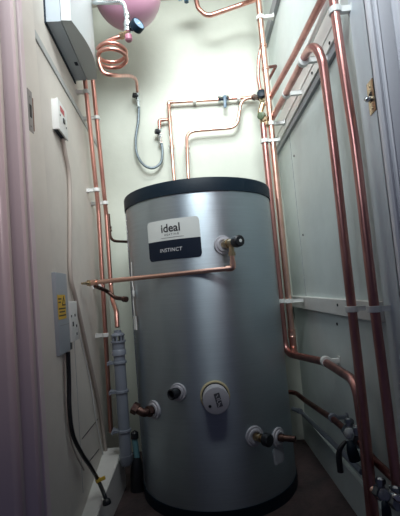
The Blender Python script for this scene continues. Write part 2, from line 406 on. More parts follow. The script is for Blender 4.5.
# tag hanging on the side of the cylinder
tg = thing('hanging_tag', 'small white tag hanging on a thin wire at left side of the steel cylinder', 'tag', at(134.5, 312, 1.40))
def side(px, py, off=.006):
    d = ray(px, py); ox, oy = CX, CY; R = CR+off
    a = d.x**2+d.y**2; b = -2*(d.x*ox+d.y*oy); c = ox*ox+oy*oy-R*R; D = b*b-4*a*c
    t = (-b-math.sqrt(max(D, 0)))/2/a; return Vector((0, 0, ZC))+d*t
bm = bmesh.new(); tube(bm, spline([side(131.5, 262), side(132, 280), side(133.6, 292), side(133.2, 300), side(134.2, 312), side(134.5, 318)]), .0016, 8); link('wire', bm, WPLAS, tg)
bm = bmesh.new(); lathe(bm, side(133.2, 290), (0, 0, -1), [(0, .002), (.004, .004), (.020, .004), (.024, .002)], 10); link('bead', bm, WPLAS, tg)
q = side(135.3, 323, .008)
bm = bmesh.new(); obox(bm, q, cyln(-55), cyln(35), (0, 0, 1), .003, .014, .044, .001); link('tag_body', bm, WPLAS, tg)

# ================================================================== pipes on the left wall
def vline(px, py, off, z0, z1, wall='L'):
    p = onL(px, py, off) if wall == 'L' else onR(px, py, off)
    return Vector((p.x, p.y, z0)), Vector((p.x, p.y, z1))
def through(pa, pb, z):
    return pa+(pb-pa)*((z-pa.z)/(pb.z-pa.z))
pa_, pb_ = onL(98.5, 210, .036), onL(85.5, 85, .036)
P1 = pa_
pipe('copper_pipe', 'straight copper pipe up the left wall, nearer of the two tall ones', [onL(111, 432, .034), pa_, through(pa_, pb_, 1.93)], .0083, COPPER, .2)
for py, lab in ((92, 'white pipe clip just below the grey wall box'), (190, 'white pipe clip on the nearer left copper pipe at lid height'), (335, 'white pipe clip on nearer left copper pipe beside the grey tundish')):
    p_ = onL(98.5-(210-py)*.104 if py < 210 else 98.5+(py-210)*.055, py, .036)
    clip(p_, (0, 0, 1), -NL*.035, .0083, lab)
p2 = onL(106.3, 215, .055); p2t = onL(93, 82, .055)
zk = at(112, 290, p2.y).z
TU = at(117.5, 330, 1.44)
pipe('copper_pipe', 'tall copper pipe in the left back corner that runs down into the grey tundish', [through(p2, p2t, 1.93), p2, at(110.8, 285, p2.y-.01), at(112.5, 300, 1.52), at(116.5, 312, 1.46), TU+Vector((0, 0, .01))], .0083, COPPER, .03)
for py in (118, 203):
    p_ = onL(106.3-(215-py)*.1, py, .055)
    clip(p_, (0, 0, 1), -NL*.054, .0083, 'white pipe clip on the farther left copper pipe, %s one' % ('upper' if py < 150 else 'lower'))
# thin tarnished branch running behind the cylinder
b0 = at(108.5, 216, p2.y-.004)
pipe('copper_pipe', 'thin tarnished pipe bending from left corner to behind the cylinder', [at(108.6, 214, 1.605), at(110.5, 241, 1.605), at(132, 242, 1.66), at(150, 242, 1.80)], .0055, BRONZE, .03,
     fittings=[(at(109.7, 229, 1.605), (0, 0, 1), .02)])
# relief discharge pipe across the front
e1 = Vector((vout.x, vout.y, at(234, 268, vout.y).z))
wl = onL(82, 283.5, .012); e0 = onL(90, 283, .030)
dp = pipe('discharge_pipe', 'horizontal copper pipe crossing in front of steel cylinder from relief valve to left wall', [vout+Vector((0, 0, -.036)), e1, e0], .0075, COPPER_L, .012,
     elbows=[(vout, e1, e0)], fittings=[((e0+(e1-e0).normalized()*.012), e1-e0, .03)])
bm = bmesh.new(); lathe(bm, e0, wl-e0, [(-.004, .008), (-.002, .011), (.008, .011), (.010, .006), ((wl-e0).length, .004)], 6); link('wall_nut', bm, BRASS, dp)
q0 = e0+(e1-e0)*.035
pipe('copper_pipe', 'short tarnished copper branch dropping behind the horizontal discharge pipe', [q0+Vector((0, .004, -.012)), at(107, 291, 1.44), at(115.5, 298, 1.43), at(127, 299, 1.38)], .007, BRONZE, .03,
     fittings=[(at(125, 299.2, 1.388), at(127, 299, 1.38)-at(115.5, 298, 1.43), .016)])
clip(onL(99, 287, .022), TL, -NL*.022, .0065, 'small white clip on left wall under the discharge pipe end')
# tundish and waste pipe
ts = thing('tundish', 'grey plastic tundish with slotted openings at left of the steel cylinder', 'tundish', TU-Vector((0, 0, .08)))
z0 = TU.z
bm = bmesh.new(); lathe(bm, TU, (0, 0, -1), [(0, .008), (0, .012), (.008, .013), (.012, .020), (.016, .024), (.020, .024), (.020, .016), (.020, .010)], 28); link('inlet', bm, GPLAS, ts)
for k in range(8):
    an = k*PI/4; q = TU+Vector((math.cos(an)*.020, math.sin(an)*.020, -.029))
    bm = bmesh.new(); obox(bm, q, (math.cos(an), math.sin(an), 0), (-math.sin(an), math.cos(an), 0), (0, 0, 1), .004, .006, .020); link('rib', bm, GPLAS, ts)
bm = bmesh.new(); lathe(bm, TU-Vector((0, 0, .038)), (0, 0, -1), [(0, .012), (0, .027), (.005, .027), (.006, .023), (.030, .022), (.034, .025), (.050, .025), (.052, .020)], 28); link('cup', bm, GPLAS, ts)
wb = Vector((TU.x, TU.y, at(127, 458, TU.y).z)); wt = Vector((TU.x, TU.y, TU.z-.088))
wp = thing('waste_pipe', 'wide grey plastic waste pipe standing left of the steel cylinder', 'pipe', wb)
bm = bmesh.new(); lathe(bm, wt, (0, 0, -1), [(0, .0205), (wt.z-wb.z-.012, .0205), (wt.z-wb.z-.012, .0235), (wt.z-wb.z+.01, .0235), (wt.z-wb.z+.022, .018), (wt.z-wb.z+.026, 0)], 24); link('tube', bm, GPLAS, wp)
for zz in (at(121, 362, TU.y).z, at(122.5, 391, TU.y).z, at(125, 430, TU.y).z):
    clip((TU.x, TU.y, zz), (0, 0, 1), NL*-.040, .0205, 'grey pipe clip on the wide waste pipe, %s' % ('highest of three' if zz > .42 else 'middle of three' if zz > .3 else 'lowest of three'), GPLAS, w=.009)
tp = at(135, 440, 1.50)
tt = thing('teal_hose_end', 'short teal plastic pipe end behind the foot of the waste pipe', 'pipe', (tp.x, tp.y, 0))
bm = bmesh.new(); tube(bm, fillet([(tp.x+.004, tp.y, .10), (tp.x-.002, tp.y, tp.z+.01)], .02), .011, 16); link('tube', bm, TEAL, tt)
bm = bmesh.new(); lathe(bm, (tp.x, tp.y, 0), (0, 0, 1), [(0, .028), (.06, .026), (.10, .018), (.115, .013)], 16); link('black_boot', bm, BLACK, tt)
bm = bmesh.new(); lathe(bm, (tp.x, tp.y, tp.z+.006), (0, 0, 1), [(0, .014), (.02, .014), (.024, .010), (.03, 0)], 16); link('black_cap', bm, BLACK, tt)

# ================================================================== back wall pipework
YP = YB-.03
B = lambda x, y, Y=YP: at(x, y, Y)
TOP = CH+.002
def drop(p): return Vector((p.x, p.y, TOP))
v0 = B(174.5, 178, 1.74); r1t = B(168.5, 103, 1.80)
pipe('copper_pipe', 'upright copper pipe rising from the lid and turning right to the blue handled valve', [drop(B(174.5, 176, 1.74)), B(173.5, 172, 1.745), B(168.5, 102.5), B(219, 99.5)], .0075, COPPER_L, .012,
     elbows=[(B(173, 150), B(168.5, 102.5), B(219, 99.5))],
     fittings=[(B(172, 147, 1.80), B(168.5, 103)-B(174, 172), .016), (B(169.7, 119, 1.815), B(168.5, 103)-B(174, 172), .022)])
bv = thing('isolation_valve', 'small valve with hanging blue lever on the back wall pipe', 'valve', B(224, 98.5))
dh = (B(240, 97.5)-B(219, 99.5)).normalized()
bm = bmesh.new(); lathe(bm, B(219, 99.3), dh, [(-.004, .009), (-.004, .013), (.008, .013), (.010, .010), (.022, .011), (.034, .010), (.036, .013), (.046, .013), (.046, .009)], 6); link('valve_body', bm, CHROME, bv)
vc = B(224, 99)
bm = bmesh.new(); lathe(bm, vc, (0, -1, 0), [(0, .008), (.020, .007), (.022, .005), (.022, 0)], 14); link('spindle', bm, BLUEH, bv)
bm = bmesh.new(); obox(bm, vc+Vector((.002, -.020, -.022)), (1, 0, 0), (0, 1, 0), (0.05, 0, 1), .014, .005, .060, .002); link('lever', bm, BLUEH, bv)
pipe('copper_pipe', 'short level copper pipe between blue lever valve and corner valves', [B(229, 98.7), B(257, 97)], .0075, COPPER, .01)
clip(B(194.5, 101), (1, 0, 0), (0, .03, 0), .0075, 'white clip on the level back wall pipe left of the blue lever')
clip(B(238.5, 98.2), (1, 0, 0), (0, .03, 0), .0075, 'white clip on the level back wall pipe right of the blue lever')
clip(B(171.2, 146), B(168.5, 103)-B(174, 172), (0, .03, 0), .0075, 'white clip on the left upright pipe above the cylinder lid')
Y2 = YB-.05
pipe('copper_pipe', 'copper pipe rising from the lid with two long bends towards the corner valves', [drop(B(188.5, 178, 1.72)), B(188, 172, 1.725), B(186.5, 131.5, Y2), B(237, 127.5, Y2), B(241.5, 99, Y2), B(258, 97, Y2)], .0075, COPPER_L, .05)
clip(B(187, 147, 1.79), (0, 0, 1), (0, .06, 0), .0075, 'white clip on the right upright pipe above the cylinder lid')
# tee to hose
ha = B(159.5, 129)
hp = pipe('copper_pipe', 'tiny copper branch from upright pipe to the filling valve', [B(168.5, 119.5), B(159.3, 120.5), ha], .0065, COPPER, .01, elbows=[(B(168.5, 119.5), B(159.3, 120.5), ha)])
def hose_valve(nm, label, pos, side_):
    t = thing(nm, label, 'valve', pos); pos = Vector(pos)
    bm = bmesh.new(); lathe(bm, pos+Vector((0, 0, .014)), (0, 0, -1), [(0, .009), (0, .011), (.008, .011), (.010, .008), (.026, .008), (.030, .012), (.040, .012), (.042, .008), (.058, .007), (.060, .011), (.070, .011), (.072, .007)], 6); link('valve_body', bm, CHROME, t)
    bm = bmesh.new(); lathe(bm, pos+Vector((.004, -.003, -.003)), (side_, -.5, .1), [(0, .006), (.010, .006), (.012, .012), (.024, .012), (.026, .010), (.026, 0)], 12); link('knob', bm, BLACK, t)
    return t
hose_valve('filling_valve', 'black knobbed filling valve at the right end of the grey hose', B(159.6, 132), -1)
hb = B(138, 96)
hose_valve('filling_valve', 'black knobbed filling valve under the coiled pipe at left end of the hose', B(137.3, 96), -1)
bm = bmesh.new(); tube(bm, spline([B(139, 108), B(138.2, 122), B(135.8, 138), B(137, 154), B(144, 165, YP-.01), B(153, 168, YP-.01), B(160.5, 163), B(162.4, 154), B(161.8, 144)], 10), .0062, 14)
hs = link('flexible_hose', bm, HOSE); tag(hs, 'grey braided flexible hose hanging in a loop on the back wall', 'hose')

# ---- pressure gauge, coiled pipe and vessel (top left)
YG = 1.42
vs = at(126, -12, YG); vcen = Vector((vs.x, vs.y+.03, vs.z)); RV = .128
ve = thing('expansion_vessel', 'round red expansion vessel, hazed pink, hanging at the top edge', 'expansion vessel', vcen)
bm = bmesh.new()
prof = [(-RV*math.cos(a), max(RV*math.sin(a), 0)) for a in [i*PI/2/14 for i in range(15)]] + [(.05, RV), (.052, RV+.004), (.060, RV+.004), (.062, RV)] + [(.062+RV*.8*math.sin(a), RV*math.cos(a)) for a in [i*PI/2/10 for i in range(1, 11)]]
prof = [(t_+0, r_) for t_, r_ in prof]
lathe(bm, vcen, (0, 0, 1), prof, 56); link('shell', bm, VESSEL, ve)
bm = bmesh.new(); lathe(bm, vcen+Vector((0, 0, .15)), (0, 0, 1), [(0, .010), (H-vcen.z-.154, .010), (H-vcen.z-.152, .03), (H-vcen.z-.150, .03)], 16); link('hanger', bm, CHROME, ve)
pg = thing('pressure_gauge_valve', 'valve group with a round black pressure gauge under the hazed red vessel', 'gauge', at(128, 28, YG-.06))
yg = YG-.14
bm = bmesh.new(); tube(bm, fillet([onL(92, 3, .02)+Vector((.0, 0, 0)), at(95, 2.5, yg), at(124, 2.2, yg), at(128, 22, yg)], .02), .0075, 14); link('inlet_tube', bm, CHROME, pg)
bm = bmesh.new(); lathe(bm, at(126.5, 12, yg), at(128.6, 40, yg)-at(126.5, 12, yg), [(0, .008), (.004, .011), (.014, .011), (.016, .009), (.03, .009), (.036, .013), (.052, .013), (.058, .010), (.062, .014), (.072, .014), (.074, .010)], 12); link('valve_body', bm, CHROME, pg)
bm = bmesh.new(); lathe(bm, at(128.3, 35, yg), at(129, 41, yg)-at(128.3, 35, yg), [(0, .011), (.003, .0125), (.018, .0125), (.022, .009), (.022, 0)], 16); link('red_cap', bm, VIOLET, pg)
gd = Vector((.72, -.62, .30)).normalized(); gc = at(134.5, 29, yg)
bm = bmesh.new(); lathe(bm, at(129, 30.5, yg), gc-at(129, 30.5, yg), [(0, .006), ((gc-at(129, 30.5, yg)).length, .006)], 12); link('stem', bm, CHROME, pg)
bm = bmesh.new(); lathe(bm, gc, gd, [(0, .010), (.002, .021), (.005, .0235), (.024, .0235), (.026, .022), (.026, .020), (.0245, .020)], 32); gb = link('gauge_case', bm, NAVY, pg)
bm = bmesh.new(); lathe(bm, gc+gd*.0245, gd, [(0, .0195), (.0006, .0195), (.0006, 0)], 28); dl = link('dial', bm, mat('blue_grey_dial', (.16, .24, .34), .3), gb)
bm = bmesh.new(); R3 = frame(gd); obox(bm, gc+gd*.0258, R3.col[0]*.8+R3.col[1]*.6, R3.col[0]*-.6+R3.col[1]*.8, gd, .016, .0022, .001); link('needle', bm, SILV, gb)
# coil
cc = at(112.5, 56.5, yg+.04); rc = .048
s0 = at(124, 35.5, yg)
hel = []
nT = 2.1
for i in range(int(nT*22)+1):
    a = PI*1.02+i/22*2*PI; hel.append(cc+Vector((rc*math.cos(a), rc*math.sin(a), (.024-.021*i/22))))
endp = [cc+Vector((-rc*.8, -.035, -.045)), at(104, 73, yg), at(116, 75.5, yg+.04), at(130, 76, 1.55), at(136, 80, 1.70), at(137.2, 90, YP-.02), at(137.3, 93, YP)]
pts = spline([s0, at(112, 39.5, yg), at(103, 44, yg+.01)]+hel[1::3]+endp, 5)
co = thing('coiled_pipe', 'copper pipe wound in loops below the pressure gauge', 'pipe', cc)
bm = bmesh.new(); tube(bm, pts, .0068, 12); link('tube', bm, COPPER, co)
bm = bmesh.new(); d_ = at(112, 39.5, yg)-at(129, 33, yg); lathe(bm, at(129, 33, yg), d_, [(0, .007), (.018, .008), (.020, .0115), (.032, .0115), (.034, .007)], 6); link('nut', bm, BRASS, co)

# ================================================================== right back pipes
a, b = vline(272.5, 140, .060, 0, 1.9, 'R')
YR = 1.60
A_ = at(258.5, 0, YR); 
xR1 = at(275, 165, YR)
R1 = Vector((xR1.x, YR, 0))
hy = onR(300, 352, .046)
ztop = 2.02
zel = at(296.5, 343, YR).z
hz_a = Vector((R1.x, YR, zel))
r1 = pipe('copper_pipe', 'tall thick copper pipe in the right back corner, right one of the close pair', [(R1.x, YR, ztop), (R1.x, YR, zel+.012)], .0125, COPPER_L, .03,
     fittings=[((R1.x, YR, at(262, 46, YR).z), (0, 0, 1), .012), ((R1.x, YR, at(266, 69, YR).z), (0, 0, 1), .010), ((R1.x, YR, zel+.04), (0, 0, 1), .03)])
# left one: from the valves down, then forward along the wall and down again
R2x = at(271.5, 205, YR-.005); R2 = Vector((R2x.x-.002, YR-.005, 0))
zh = at(299, 352, YR).z
f1 = onR(325, 362, .044); f2 = onR(349, 374, .044); f3 = onR(362, 440, .044)
dn = Vector((f2.x, f2.y, .03))
f2 = onR(356, 381, .050)
low = at(372, 520, f2.y-.03)
r2 = pipe('copper_pipe', 'copper pipe that runs down beside the cylinder, forward along the right wall, then down', [Vector((R2.x, R2.y, at(266, 124, YR).z)), Vector((R2.x, R2.y, zh)), f1, f2, at(364, 440, f2.y-.01), low], .0125, COPPER_M, .055)
sd = (f1-Vector((R2.x, R2.y, zh))).normalized()
bm = bmesh.new(); tube(bm, fillet([Vector((R1.x, YR, zel+.03)), Vector((R1.x, YR, zh+.012)), Vector((R2.x, R2.y, zh))+sd*.09], .02), .0135); link('elbow', bm, COPPER, r1)
cg = 'white clips on the corner pair of pipes'
def rclip(P_, py, px, r, label, L=None, w=.016):
    zz = at(px, py, P_.y).z; L = L or .055
    return clip((P_.x, P_.y, zz), (0, 0, 1), Vector((L, 0, 0)), r, label, w=w)
rclip(R1, 18, 260, .0125, 'white clip holding the corner pipe at the very top right')
rclip(R1, 124, 271, .0125, 'white clip on right corner pipe just below the corner valves')
rclip(R2, 141, 267, .0125, 'white clip on left corner pipe below the corner valves', .06)
rclip(R1, 301, 290, .0125, 'white clip on right corner pipe at the lower batten')
rclip(Vector((R2.x, R2.y-.0, 0)), 301, 281, .0125, 'white clip on left corner pipe at the lower batten', .035)
q = onR(326, 361.5, .044); clip(q, TR, -NR*.043, .0125, 'white clip on the level copper pipe along the lower right wall', w=.018)
# valves in the corner
kv = thing('corner_valve', 'upper dark corner valve where the level back wall pipes meet the right pair', 'valve', at(261, 97, 1.66))
q = at(262, 97, 1.66)
bm = bmesh.new(); lathe(bm, B(254, 97.3, 1.77), q-B(254, 97.3, 1.77), [(0, .009), (0, .014), (.012, .014), (.014, .010), (.05, .012), (.09, .016), (.105, .016)], 8); link('valve_body', bm, BRONZE, kv)
bm = bmesh.new(); lathe(bm, q, (-.2, -.9, .2), [(0, .014), (.010, .014), (.012, .018), (.028, .018), (.030, .014), (.030, 0)], 12); link('knob', bm, NAVY, kv)
bm = bmesh.new(); lathe(bm, q+Vector((0, 0, .03)), (0, 0, -1), [(0, .012), (0, .016), (.012, .016), (.014, .012), (.05, .012)], 8); link('nut', bm, BRASS, kv)
kw = thing('corner_valve', 'lower green grey corner valve just under the dark one', 'valve', at(262, 116, 1.62))
q = at(261.5, 117, 1.61)
bm = bmesh.new(); tube(bm, fillet([at(262.5, 104, 1.62), at(260.3, 112, 1.62), q+Vector((.006, 0, -.03))], .02), .012); link('valve_body', bm, BRASS, kw)
bm = bmesh.new(); lathe(bm, q+Vector((.01, .005, .004)), (-.5, -.75, -.2), [(0, .011), (.012, .011), (.014, .016), (.030, .016), (.032, .012), (.032, 0)], 8); link('knob', bm, GREENH, kw)
bm = bmesh.new(); lathe(bm, at(266, 118, YR), (0, 0, -1), [(0, .013), (0, .018), (.014, .018), (.016, .014), (.026, .017), (.034, .017), (.036, .013)], 6); link('nut', bm, BRASS, kw)
# thin pipe left of the corner pair
pipe('copper_pipe', 'thin bowed copper pipe left of the corner pair above the valves', [at(261.5, 46, YR+.02), at(258.6, 60, YR+.03), at(258.2, 78, YR+.04), at(260.8, 93, 1.65)], .0075, COPPER, .08)
pipe('copper_pipe', 'small copper elbow stub at right of the corner pair', [at(266, 67.5, YR+.005), at(276, 66, YR+.05), at(268.5, 80, 1.75)], .0065, COPPER_D, .012)
# top pipe with fitting
YT = 1.66
tpz = pipe('copper_pipe', 'copper pipe with a deep bend along the top edge joining the corner pipe', [at(193, -14, YT), at(198, 8, YT), at(207, 16.5, YT), at(243, 4, YT), at(256.5, -1, YR)], .010, COPPER, .04)
tv = thing('top_fitting', 'pale blue grey pipe fitting cut off by the top edge', 'pipe fitting', at(188, -6, YT))
q = at(194, -8, YT)
bm = bmesh.new(); lathe(bm, at(178, -3, YT), at(204, -6, YT)-at(178, -3, YT), [(0, .010), (0, .016), (.016, .016), (.018, .012), (.04, .017), (.07, .017), (.09, .012), (.092, .016), (.108, .016), (.108, .010)], 8); link('fitting_body', bm, mat('blue_metal', (.36, .52, .62), .35, .6), tv)
bm = bmesh.new(); lathe(bm, at(186, -4, YT), (0, .0, -1), [(0, .008), (.022, .008), (.022, .011), (.028, .011), (.028, 0)], 6); link('drain_nut', bm, BLUEH, tv)

# ================================================================== right wall: diagonal (lengthwise) pipes
OA = .040
pa = [at(342, -40, .98), onR(321, 0, OA+.02), at(294, 55, 1.32), at(268, 102, 1.70), ]
pa0, pa1 = onR(336, -28, .045), at(267, 104, 1.68)
pipe('copper_pipe', 'upper sloping copper pipe running back along the right wall to the corner valves', [pa0, at(294, 55, 1.28), pa1], .0105, COPPER_M, .1)
Y3 = .965
t3 = at(314.5, 47, Y3+.005)
b3 = at(370, 500, Y3+.05)
bend0 = at(302, 62, 1.12)
pb1 = at(270.5, 122, 1.69)
arch = [pb1, at(285, 95, 1.36), at(299, 68.5, 1.14), at(305.5, 55, 1.07), at(311, 48, 1.01), at(317, 49.5, .975), at(321.5, 59, .967), at(324.5, 75, .965), at(334, 150, .968), at(346.5, 262, .975), at(360, 380, .985), at(369.5, 470, .995), at(374, 512, 1.0), at(376, 535, 1.0)]
p3 = thing('copper_pipe', 'copper pipe arching over like a walking stick then down the right wall', 'pipe', arch[-1])
bm = bmesh.new(); tube(bm, spline(arch, 8), .0112, 16); link('tube', bm, COPPER_M, p3)
Y4 = .905
zt4 = at(337, 10, Y4).z
a4 = [at(332.5, -14, Y4+.03), at(333.7, 2, Y4+.025), at(340.5, 50, Y4+.01), at(349, 105, Y4), at(357, 160, Y4), at(371, 280, Y4), at(385, 390, Y4), at(394, 462, Y4), at(398, 492, Y4)]
p4 = thing('copper_pipe', 'rightmost copper pipe, straight down beside the door lining', 'pipe', a4[-1])
bm = bmesh.new(); tube(bm, spline(a4, 6), .0108, 16); link('tube', bm, COPPER_M, p4)
def clipR(p, pd, r, label, w=.016, L=None):
    p = Vector(p); L = L or (xr(p.y)-p.x)
    return clip(p, pd, Vector((L, 0, 0)), r, label, w=w)
clipR(at(335, 11, Y4+.023), at(340.5, 50, Y4)-at(333.7, 2, Y4), .0108, 'white clip near the top of the rightmost copper pipe')
clipR(at(373.3, 309, Y4), (0, 0, 1), .0108, 'white clip on the rightmost copper pipe at the lower batten', .014)
clipR(at(351.5, 309, .978), (0, 0, 1), .0112, 'white clip on the walking stick pipe at the lower batten', .014)
qa, qb = at(302.5, 62, 1.10), at(285, 95, 1.36)
clipR(at(303.5, 61, 1.09), qa-qb, .0112, 'white clip where the walking stick pipe begins its arch', .018)
clipR(at(286.5, 94, 1.345), qa-qb, .0112, 'white clip on the lower sloping pipe halfway to the corner', .016)
# white cable on the board
bm = bmesh.new(); tube(bm, spline([onR(330, -4, .010), onR(316, 30, .008), onR(301, 62, .008), onR(290, 85, .008), onR(281, 108, .008)], 4), .009, 10)
tag(link('white_cable', bm, WPLAS), 'white cable running back along the upper right batten', 'cable')
for i, (px, py) in enumerate(((329.5, 43), (312, 73))):
    bm = bmesh.new(); q = onR(px, py, .017); lathe(bm, q, NR, [(-.002, .0045), (.001, .0045), (.002, .003), (.0022, 0)], 12)
    tag(link('screw', bm, DARKIN), 'dark screw head in the upper right batten, %s' % ('nearer the door' if i == 0 else 'farther from the door'), 'screw')
for (px, py, off, lab) in ((337.5, 305, .017, 'dark screw head in the lower batten left of the walking stick pipe'), (337, 324, .001, 'dark hole plug in the right wall just under the lower batten'), (294, 156, .001, 'small dark screw high on the right wall panel joint'), (303, 235, .001, 'dark chip with a screw on the right wall panel joint')):
    bm = bmesh.new(); q = onR(px, py, off); lathe(bm, q, NR, [(-.002, .0045), (.001, .0045), (.002, .002), (.0022, 0)], 10); tag(link('screw', bm, DARKIN), lab, 'screw')

# ================================================================== lower right
lpa, lpv = onR(291, 391, .10), onR(351, 434, .046)
g = onR(333, 419, .046)
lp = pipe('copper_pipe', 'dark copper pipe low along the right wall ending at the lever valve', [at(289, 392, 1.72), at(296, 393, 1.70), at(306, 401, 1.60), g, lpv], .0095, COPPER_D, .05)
clip(onR(333, 418, .046), TR, -NR*.046, .0095, 'grey clip on the low dark copper pipe before the lever valve', GPLAS, w=.012)
def lever_valve(name, label, c, d, levers, nutm=DCHROME, s=1.):
    t = thing(name, label, 'valve', c); c = Vector(c); d = Vector(d).normalized()
    bm = bmesh.new(); lathe(bm, c-d*.032*s, d, [(0, .010*s), (0, .016*s), (.014*s, .016*s), (.016*s, .012*s), (.024*s, .015*s), (.040*s, .015*s), (.048*s, .012*s), (.050*s, .016*s), (.064*s, .016*s), (.064*s, .010*s)], 6); link('valve_body', bm, nutm, t)
    bm = bmesh.new(); lathe(bm, c, (-.5, -.6, .5), [(0, .009*s), (.018*s, .009*s), (.018*s, .012*s), (.024*s, .012*s), (.026*s, 0)], 10); link('spindle', bm, nutm, t)
    for dx in (-.022, .026):
        bm = bmesh.new(); lathe(bm, c+d*dx*s, (.2, .3, 1), [(0, .008*s), (.018*s, .008*s), (.018*s, .011*s), (.026*s, .011*s), (.030*s, .007*s), (.030*s, 0)], 6); link('packing_nut', bm, nutm, t)
    for (pts, wd, m) in levers:
        bm = bmesh.new(); pp = spline(pts, 6); tube(bm, pp, wd, 10, lambda k: wd*(.55+.45*math.sin(min(k*1.25, 1)*PI*.5)))
        link('lever', bm, m, t)
    return t
Yv = 1.12
c1 = at(353, 436, Yv)
lever_valve('lever_valve', 'chrome valve with two dark hanging levers on low right pipe', c1, -TR+Vector((0, 0, -.05)), s=1.2, levers=
   [([at(346, 441, Yv-.03), at(340, 449, Yv-.035), at(339, 458, Yv-.035), at(340.5, 472, Yv-.035)], .008, BLACK),
    ([at(350, 441, Yv-.035), at(352, 450, Yv-.045), at(355, 460, Yv-.045)], .015, NAVY)])
bm = bmesh.new(); lathe(bm, at(357.5, 433, Yv-.02), (0, 0, 1), [(0, .008), (.014, .008), (.014, .005), (.020, .005), (.022, 0)], 8); q = link('bleed_screw', bm, CHROME, None); tag(q, 'little chrome bleed screw on top of the dark lever valve', 'screw')
pipe('copper_pipe', 'dark copper pipe continuing forward from the lever valve behind the front pair', [c1+Vector((.004, -.03, -.002)), at(375, 461, 1.02), at(402, 486, .90)], .0095, COPPER_D, .05)
gp = [onR(303, 414, .03), onR(330, 440, .026), onR(362, 472, .026)]
bm = bmesh.new(); tube(bm, gp, .0085, 14); o_ = link('overflow_pipe', bm, GPLAS); tag(o_, 'grey plastic pipe lying above the right skirting board', 'pipe')
bm = bmesh.new(); lathe(bm, at(301, 411.5, 1.66), at(293, 409, 1.70)-at(301, 411.5, 1.66), [(0, .011), (.014, .011), (.015, .008), (.05, .008)], 14); tag(link('pipe_connector', bm, GPLAS), 'small grey connector at the far end of the low plastic pipe', 'pipe fitting')
# second valve group at the frame edge
c2 = at(388, 497, .90)
lever_valve('lever_valve', 'chrome valve group cut off by the bottom right corner', c2, at(402, 503, .88)-at(378, 489, .95),
   [([at(384, 502, .88), at(386, 508, .87), at(387, 516, .87)], .010, NAVY), ([at(390, 492, .88), at(396, 497, .86), at(402, 500, .86)], .008, CHROME)])
pipe('copper_pipe', 'short bright copper piece entering the bottom right valve', [at(373, 490, .94), at(381, 496, .915)], .009, COPPER_L, .01)
for px, py, Y, r_, lab in ((372.5, 481.5, 1.0, .0135, 'thin chrome ring round the walking stick pipe near the floor'), (395.5, 486, Y4, .0135, 'chrome ring round the rightmost pipe at the bottom corner')):
    bm = bmesh.new(); lathe(bm, at(px, py, Y), (0, 0, -1), [(0, r_-.003), (0, r_), (.005, r_), (.005, r_-.003)], 20); tag(link('pipe_ring', bm, CHROME), lab, 'pipe fitting')

# ================================================================== left wall electrics
zb, ztp = 1.505, 1.93
ya, yb_ = 1.085, 1.408
ub = thing('wall_control_box', 'large grey control box with bulging cover high on the left wall', 'electrical box', (xl(1.27), 1.27, zb))
def LW(Y, off, z): return Vector((xl(Y), Y, z))+NL*off
def lprism(Yoff, z0, z1, m, nm, parent):
    bm = bmesh.new(); a = [bm.verts.new(LW(Y, o, z0)) for Y, o in Yoff]; b = [bm.verts.new(LW(Y, o, z1)) for Y, o in Yoff]
    bm.faces.new(a); bm.faces.new(b[::-1]); k = len(a)
    for i in range(k): bm.faces.new((a[i], b[i], b[(i+1) % k], a[(i+1) % k]))
    return link(nm, bm, m, parent, False)
bm = lprism([(ya, 0), (ya, .045), (yb_, .045), (yb_, 0)], zb, ztp, GBOX, 'back_case', ub)
cov = [(ya-.002, .047)] + [(ya+(yb_-ya)*s, .075+.022*math.sin(PI*s)+.007*s) for s in [i/10 for i in range(11)]] + [(yb_+.002, .047)]
cv_ = lprism(cov, zb+.001, ztp, mat('pale_cover', (.46, .50, .50), .45), 'cover', ub)
lprism([(1.29, .030), (1.29, .040), (1.31, .040), (1.31, .030)], zb-.0015, zb+.01, NAVY, 'cable_slot', ub)
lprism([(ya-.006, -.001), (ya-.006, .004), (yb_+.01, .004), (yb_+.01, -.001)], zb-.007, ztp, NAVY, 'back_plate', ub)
# fused spur
sp = thing('fused_spur', 'white fused spur switch with red mark on the left wall', 'switch', onL(60, 135))
Ya, Yb2 = 1.115, 1.245; s0, s1 = 1.190, 1.285
def lbox(Ya, Yb, o0, o1, z0, z1, m, nm, parent, bev=.002):
    bm = bmesh.new(); c = (LW(Ya, o0, z0)+LW(Yb, o1, z1))/2
    obox(bm, c, NL, TL, (0, 0, 1), o1-o0, (Yb-Ya)*1.003, z1-z0, bev); return link(nm, bm, m, parent)
lbox(1.100, 1.190, .0, .015, 1.192, 1.283, WPLAS, 'back_box', sp)
lbox(1.098, 1.192, .015, .020, 1.190, 1.285, WPLAS, 'face_plate', sp, .002)
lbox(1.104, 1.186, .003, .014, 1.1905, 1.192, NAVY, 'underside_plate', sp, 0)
lbox(1.118, 1.160, .020, .0206, 1.253, 1.270, RED, 'red_mark', sp, 0)
lbox(1.140, 1.158, .020, .0235, 1.228, 1.242, BLACK, 'switch_rocker', sp)
lbox(1.112, 1.117, .020, .0212, 1.236, 1.241, INK, 'screw', sp, 0); lbox(1.172, 1.177, .020, .0212, 1.222, 1.227, INK, 'screw', sp, 0)
# grey cable from it
cb = [onL(62.5, 137, .008), onL(65, 152, .008), onL(69.5, 180, .008), onL(70, 230, .008), onL(70.5, 275, .008), onL(76, 300, .010), onL(86, 345, .008), onL(98, 400, .008), onL(103, 430, .008), onL(107, 461, .010)]
bm = bmesh.new(); tube(bm, spline(cb, 6), .0062, 10); tag(link('grey_cable', bm, CGREY), 'long grey cable hanging from white spur switch down the left wall', 'cable')
bm = bmesh.new(); tube(bm, spline([onL(74, 300, .004), onL(79, 330, .004), onL(90, 380, .004), onL(96, 420, .004), onL(104, 459, .004)], 6), .0022, 8); tag(link('thin_cable', bm, WPLAS), 'thin pale cable beside the long grey one on the lower left wall', 'cable')
